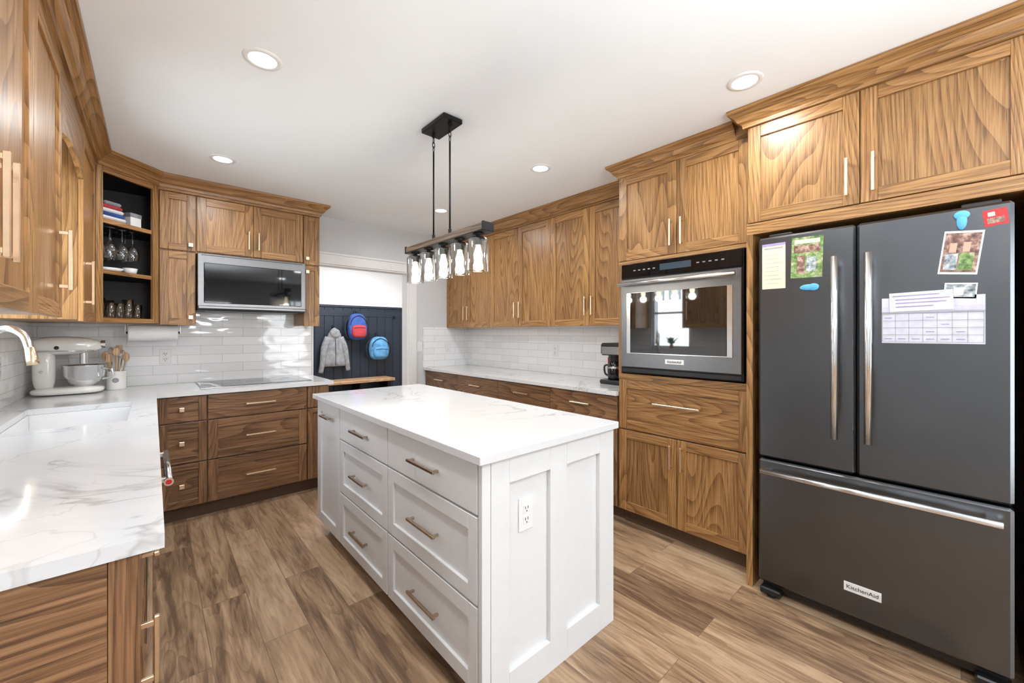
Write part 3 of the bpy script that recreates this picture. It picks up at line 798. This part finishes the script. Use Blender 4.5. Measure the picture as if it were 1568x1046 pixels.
m=MB('island_countertop'); m.box((.803,1.056,.89),(1.607,2.92,.92),QUARTZ,.002); m.build()

# ---------------------------------------------------------------- pendant
m=MB('linear_pendant_light')
px,py=1.205,1.94
m.box((px-.06,py-.12,ZC-.028),(px+.06,py+.12,ZC-.001),BLKMET,.004)
bz=1.845
for y in (py-.085,py+.085):
    m.cyl((px,y,ZC-.045),(px,y,ZC-.028),.010,BLKMET,12)
    for k in range(3):
        zc=ZC-.062-k*.026; pts=[]
        for i in range(9):
            t=2*math.pi*i/8; o=.0075*math.cos(t); q=.018*math.sin(t)
            pts.append((px+(o if k%2 else 0),y+(0 if k%2 else o),zc+q))
        m.tube(pts,.0022,BLKMET,6,1)
    m.tube([(px,y,ZC-.128),(px,y,bz+.02)],.0048,BLKMET,10,1)
    m.cyl((px,y,bz+.018),(px,y,bz+.05),.009,BLKMET,12)
m.box((px-.032,1.525,bz-.018),(px+.032,2.305,bz+.018),WRUST,.003,None,'n')
m.box((px-.035,1.517,bz-.022),(px+.035,1.529,bz+.022),BLKMET,.002); m.box((px-.035,2.301,bz-.022),(px+.035,2.313,bz+.022),BLKMET,.002)
m.box((px-.035,1.53,bz-.0215),(px+.035,2.30,bz-.0165),BLKMET,0)
LY=[1.60,1.76,1.92,2.08,2.24]
for y in LY:
    m.lathe((px,y,bz-.020),[(0,0),(.026,0),(.028,-.006),(.012,-.010),(.012,-.018),(.036,-.022),(.040,-.032),(.022,-.036),(.022,-.058),(0,-.058)],BLKMET,20)
    m.lathe((px,y,bz-.03),[(.02,-.010),(.042,-.013),(.052,-.026),(.052,-.172),(.0535,-.176),(.0495,-.174),(.0495,-.028),(.040,-.016),(.02,-.013)],JARGL,40)
    m.lathe((px,y,bz-.078),[(.011,0),(.012,-.012),(.018,-.032),(.023,-.050),(.020,-.068),(.010,-.078),(0,-.080)],BULB,18)
pend=m.build()
for y in LY:
    l=bpy.data.lights.new('bulb_lamp','POINT'); l.energy=2; l.color=(1,.88,.72); l.shadow_soft_size=.03
    o=bpy.data.objects.new('bulb_lamp',l); o.location=(px,y,bz-.185); scene.collection.objects.link(o); o.parent=pend

for x in (.35,2.05):
    for y in (-1.97,-.65,.67,1.99,3.31):
        m=MB('recessed_light')
        m.lathe((x,y,ZC),[(.052,-.003),(.055,-.006),(.072,-.004),(.075,0)],TRIMW,32); m.lathe((x,y,ZC),[(0,-.0035),(.053,-.0035)],LED,32)
        o=m.build()
        l=bpy.data.lights.new('downlight_lamp','AREA'); l.shape='DISK'; l.size=.14; l.energy=8.5; l.color=(.96,.98,1); l.spread=math.radians(170)
        q=bpy.data.objects.new('downlight_lamp',l); q.location=(x,y,ZC-.012); scene.collection.objects.link(q); q.parent=o

# ---------------------------------------------------------------- mudroom
m=MB('navy_panel_wall')
x=1.0
while x<3.59:
    x2=min(x+.14,3.598); m.box((x+.001,6.575,.0),(x2-.002,6.598,1.74),NAVY,.003); x=x2
m.box((1.0,6.56,1.74),(3.598,6.598,1.775),NAVY,.002); m.box((1.0,6.568,1.60),(3.598,6.574,1.70),NAVY,.002)
m.build()
m=MB('mudroom_bench')
m.box((1.90,6.18,.555),(2.96,6.56,.60),WPALE,.006,None,'u')
for x in (1.96,2.43,2.88): m.box((x-.03,6.22,0),(x+.03,6.54,.555),BLKMET,.003)
m.box((1.99,6.25,.15),(2.40,6.53,.18),WPALE,.003,None,'u'); m.box((2.46,6.25,.15),(2.85,6.53,.18),WPALE,.003,None,'u')
m.build()
m=MB('coat_hooks')
hooks=[(1.75,1.40),(2.10,1.42),(2.44,1.66),(2.80,1.30),(3.12,1.60)]
for x,z in hooks:
    m.box((x-.012,6.558,z-.03),(x+.012,6.567,z+.03),BLKMET,.002)
    m.tube([(x,6.558,z),(x,6.54,z-.012),(x,6.515,z-.005),(x,6.51,z+.018)],.005,BLKMET,8,4)
m.build()
m=MB('gray_hoodie')
x,z=2.10,1.38; yy=6.49
def loft(mb,secs,mat,seg=24):
    V=[];Fc=[]
    for (cx,cy,cz,rx,ry,rip) in secs:
        for i in range(seg):
            t=2*math.pi*i/seg; k=1+rip*math.cos(5*t+cz*9)
            V.append(Vector((cx+rx*math.cos(t)*k,cy+ry*math.sin(t)*k,cz)))
    for j in range(len(secs)-1):
        for i in range(seg):
            i2=(i+1)%seg; Fc.append([j*seg+i,j*seg+i2,(j+1)*seg+i2,(j+1)*seg+i])
    Fc.append(list(range(seg)));Fc.append(list(range((len(secs)-1)*seg,len(secs)*seg)))
    mb.raw(V,Fc,mat,True)
loft(m,[(x,yy,z+.03,.015,.015,0),(x,yy,z,.05,.035,.05),(x,yy-.01,z-.06,.09,.05,.08),(x,yy-.005,z-.13,.11,.05,.06),(x,yy,z-.3,.13,.05,.12),(x,yy,z-.48,.155,.055,.15),(x,yy,z-.56,.165,.055,.16),(x,yy,z-.565,.15,.045,.16)],GRAYF)
m.tube([(x-.09,yy,z-.12),(x-.15,yy-.01,z-.28),(x-.175,yy-.01,z-.5),(x-.20,yy,z-.66)],[.05,.05,.04,.033],GRAYF,14,4)
m.tube([(x+.09,yy,z-.12),(x+.15,yy-.01,z-.28),(x+.185,yy-.01,z-.48),(x+.21,yy,z-.64)],[.05,.05,.04,.033],GRAYF,14,4)
m.ell((x,yy-.035,z-.06),(.075,.045,.075),GRAYF,.9)
m.tube([(x,yy-.055,z-.14),(x+.005,yy-.062,z-.35),(x,yy-.065,z-.55)],.004,DKF,6,4)
m.build()
def backpack(name,x,z,w,h,mat,mat2,mat3):
    m=MB(name); y=6.45
    def taper(q): k=1-.18*max(0,q.z/h*2); return Vector((q.x*k,q.y*k,q.z))
    m.ell((x,y,z),(w/2,.085,h/2),mat,.6,28,18,fn=taper)
    m.ell((x,y-.075,z-h*.17),(w*.38,.05,h*.24),mat2,.55)
    m.tube([(x-w*.42,y-.05,z-h*.1),(x-w*.36,y-.07,z+h*.25),(x,y-.065,z+h*.42),(x+w*.36,y-.07,z+h*.25),(x+w*.42,y-.05,z-h*.1)],.006,mat3,6,6)
    m.tube([(x-.03,y+.02,z+h*.47),(x-.02,y+.06,z+h*.58),(x+.02,y+.06,z+h*.58),(x+.03,y+.02,z+h*.47)],.008,mat3,8,5)
    for k in (-1,1): m.tube([(x+k*w*.3,y+.03,z+h*.42),(x+k*w*.62,y,z+.05),(x+k*w*.55,y+.02,z-h*.35),(x+k*w*.3,y+.05,z-h*.46)],.013,mat3,8,5)
    m.tube([(x-w*.3,y-.12,z-h*.05),(x,y-.126,z-h*.03),(x+w*.3,y-.12,z-h*.05)],.004,mat3,6,3)
    m.build()
backpack('red_blue_backpack',2.44,1.43,.30,.42,BLUEF,REDF,DKF)
backpack('light_blue_backpack',2.80,1.08,.33,.38,CYANF,CYANF,DKF)

# ---------------------------------------------------------------- lights
def area(name,loc,rot,sx,sy,e,col=(1,1,1)):
    l=bpy.data.lights.new(name,'AREA'); l.shape='RECTANGLE'; l.size=sx;l.size_y=sy;l.energy=e;l.color=col
    o=bpy.data.objects.new(name,l);o.location=loc;o.rotation_euler=rot;scene.collection.objects.link(o);return o
area('window_daylight',((SX0+SX1)/2,YS+.03,1.12),(math.radians(97),0,0),.8,1.95,50,(.93,.97,1))
area('sink_window_daylight',(XL-.12,2.72,1.6),(0,math.radians(-90),0),.95,.5,16,(.93,.97,1))
area('mudroom_light',(2.3,5.4,ZC-.03),(0,0,0),.6,.6,50,(1,.99,.98))
area('ceiling_fill',(.7,-.9,1.75),(math.radians(160),0,0),.7,.7,62,(.96,.98,1))  # added fill lamp behind the camera, aimed up to brighten the ceiling

w=bpy.data.worlds.new('World'); scene.world=w; w.use_nodes=True
nt=w.node_tree; bg=nt.nodes['Background']; tc=nt.nodes.new('ShaderNodeTexCoord'); sp=nt.nodes.new('ShaderNodeSeparateXYZ'); rp=nt.nodes.new('ShaderNodeValToRGB')
nt.links.new(tc.outputs['Generated'],sp.inputs[0]); ma=nt.nodes.new('ShaderNodeMath'); ma.operation='MULTIPLY_ADD'; ma.inputs[1].default_value=.5; ma.inputs[2].default_value=.5
nt.links.new(sp.outputs[2],ma.inputs[0]); nt.links.new(ma.outputs[0],rp.inputs[0])
e=rp.color_ramp.elements; e[0].position=.485; e[0].color=(.06,.08,.05,1); e[1].position=.51; e[1].color=(.80,.88,1,1); q=e.new(.8); q.color=(.45,.62,.95,1)
nt.links.new(rp.outputs[0],bg.inputs[0]); bg.inputs[1].default_value=3.5

# ---------------------------------------------------------------- camera
cd=bpy.data.cameras.new('camera'); cam=bpy.data.objects.new('camera',cd); scene.collection.objects.link(cam)
cd.sensor_width=36; cd.lens=36*615/1568; cd.shift_y=-13/1568; cd.clip_start=.02
cam.location=(0,0,1.33); cam.rotation_euler=(math.radians(90),0,math.radians(-41.8))
scene.camera=cam
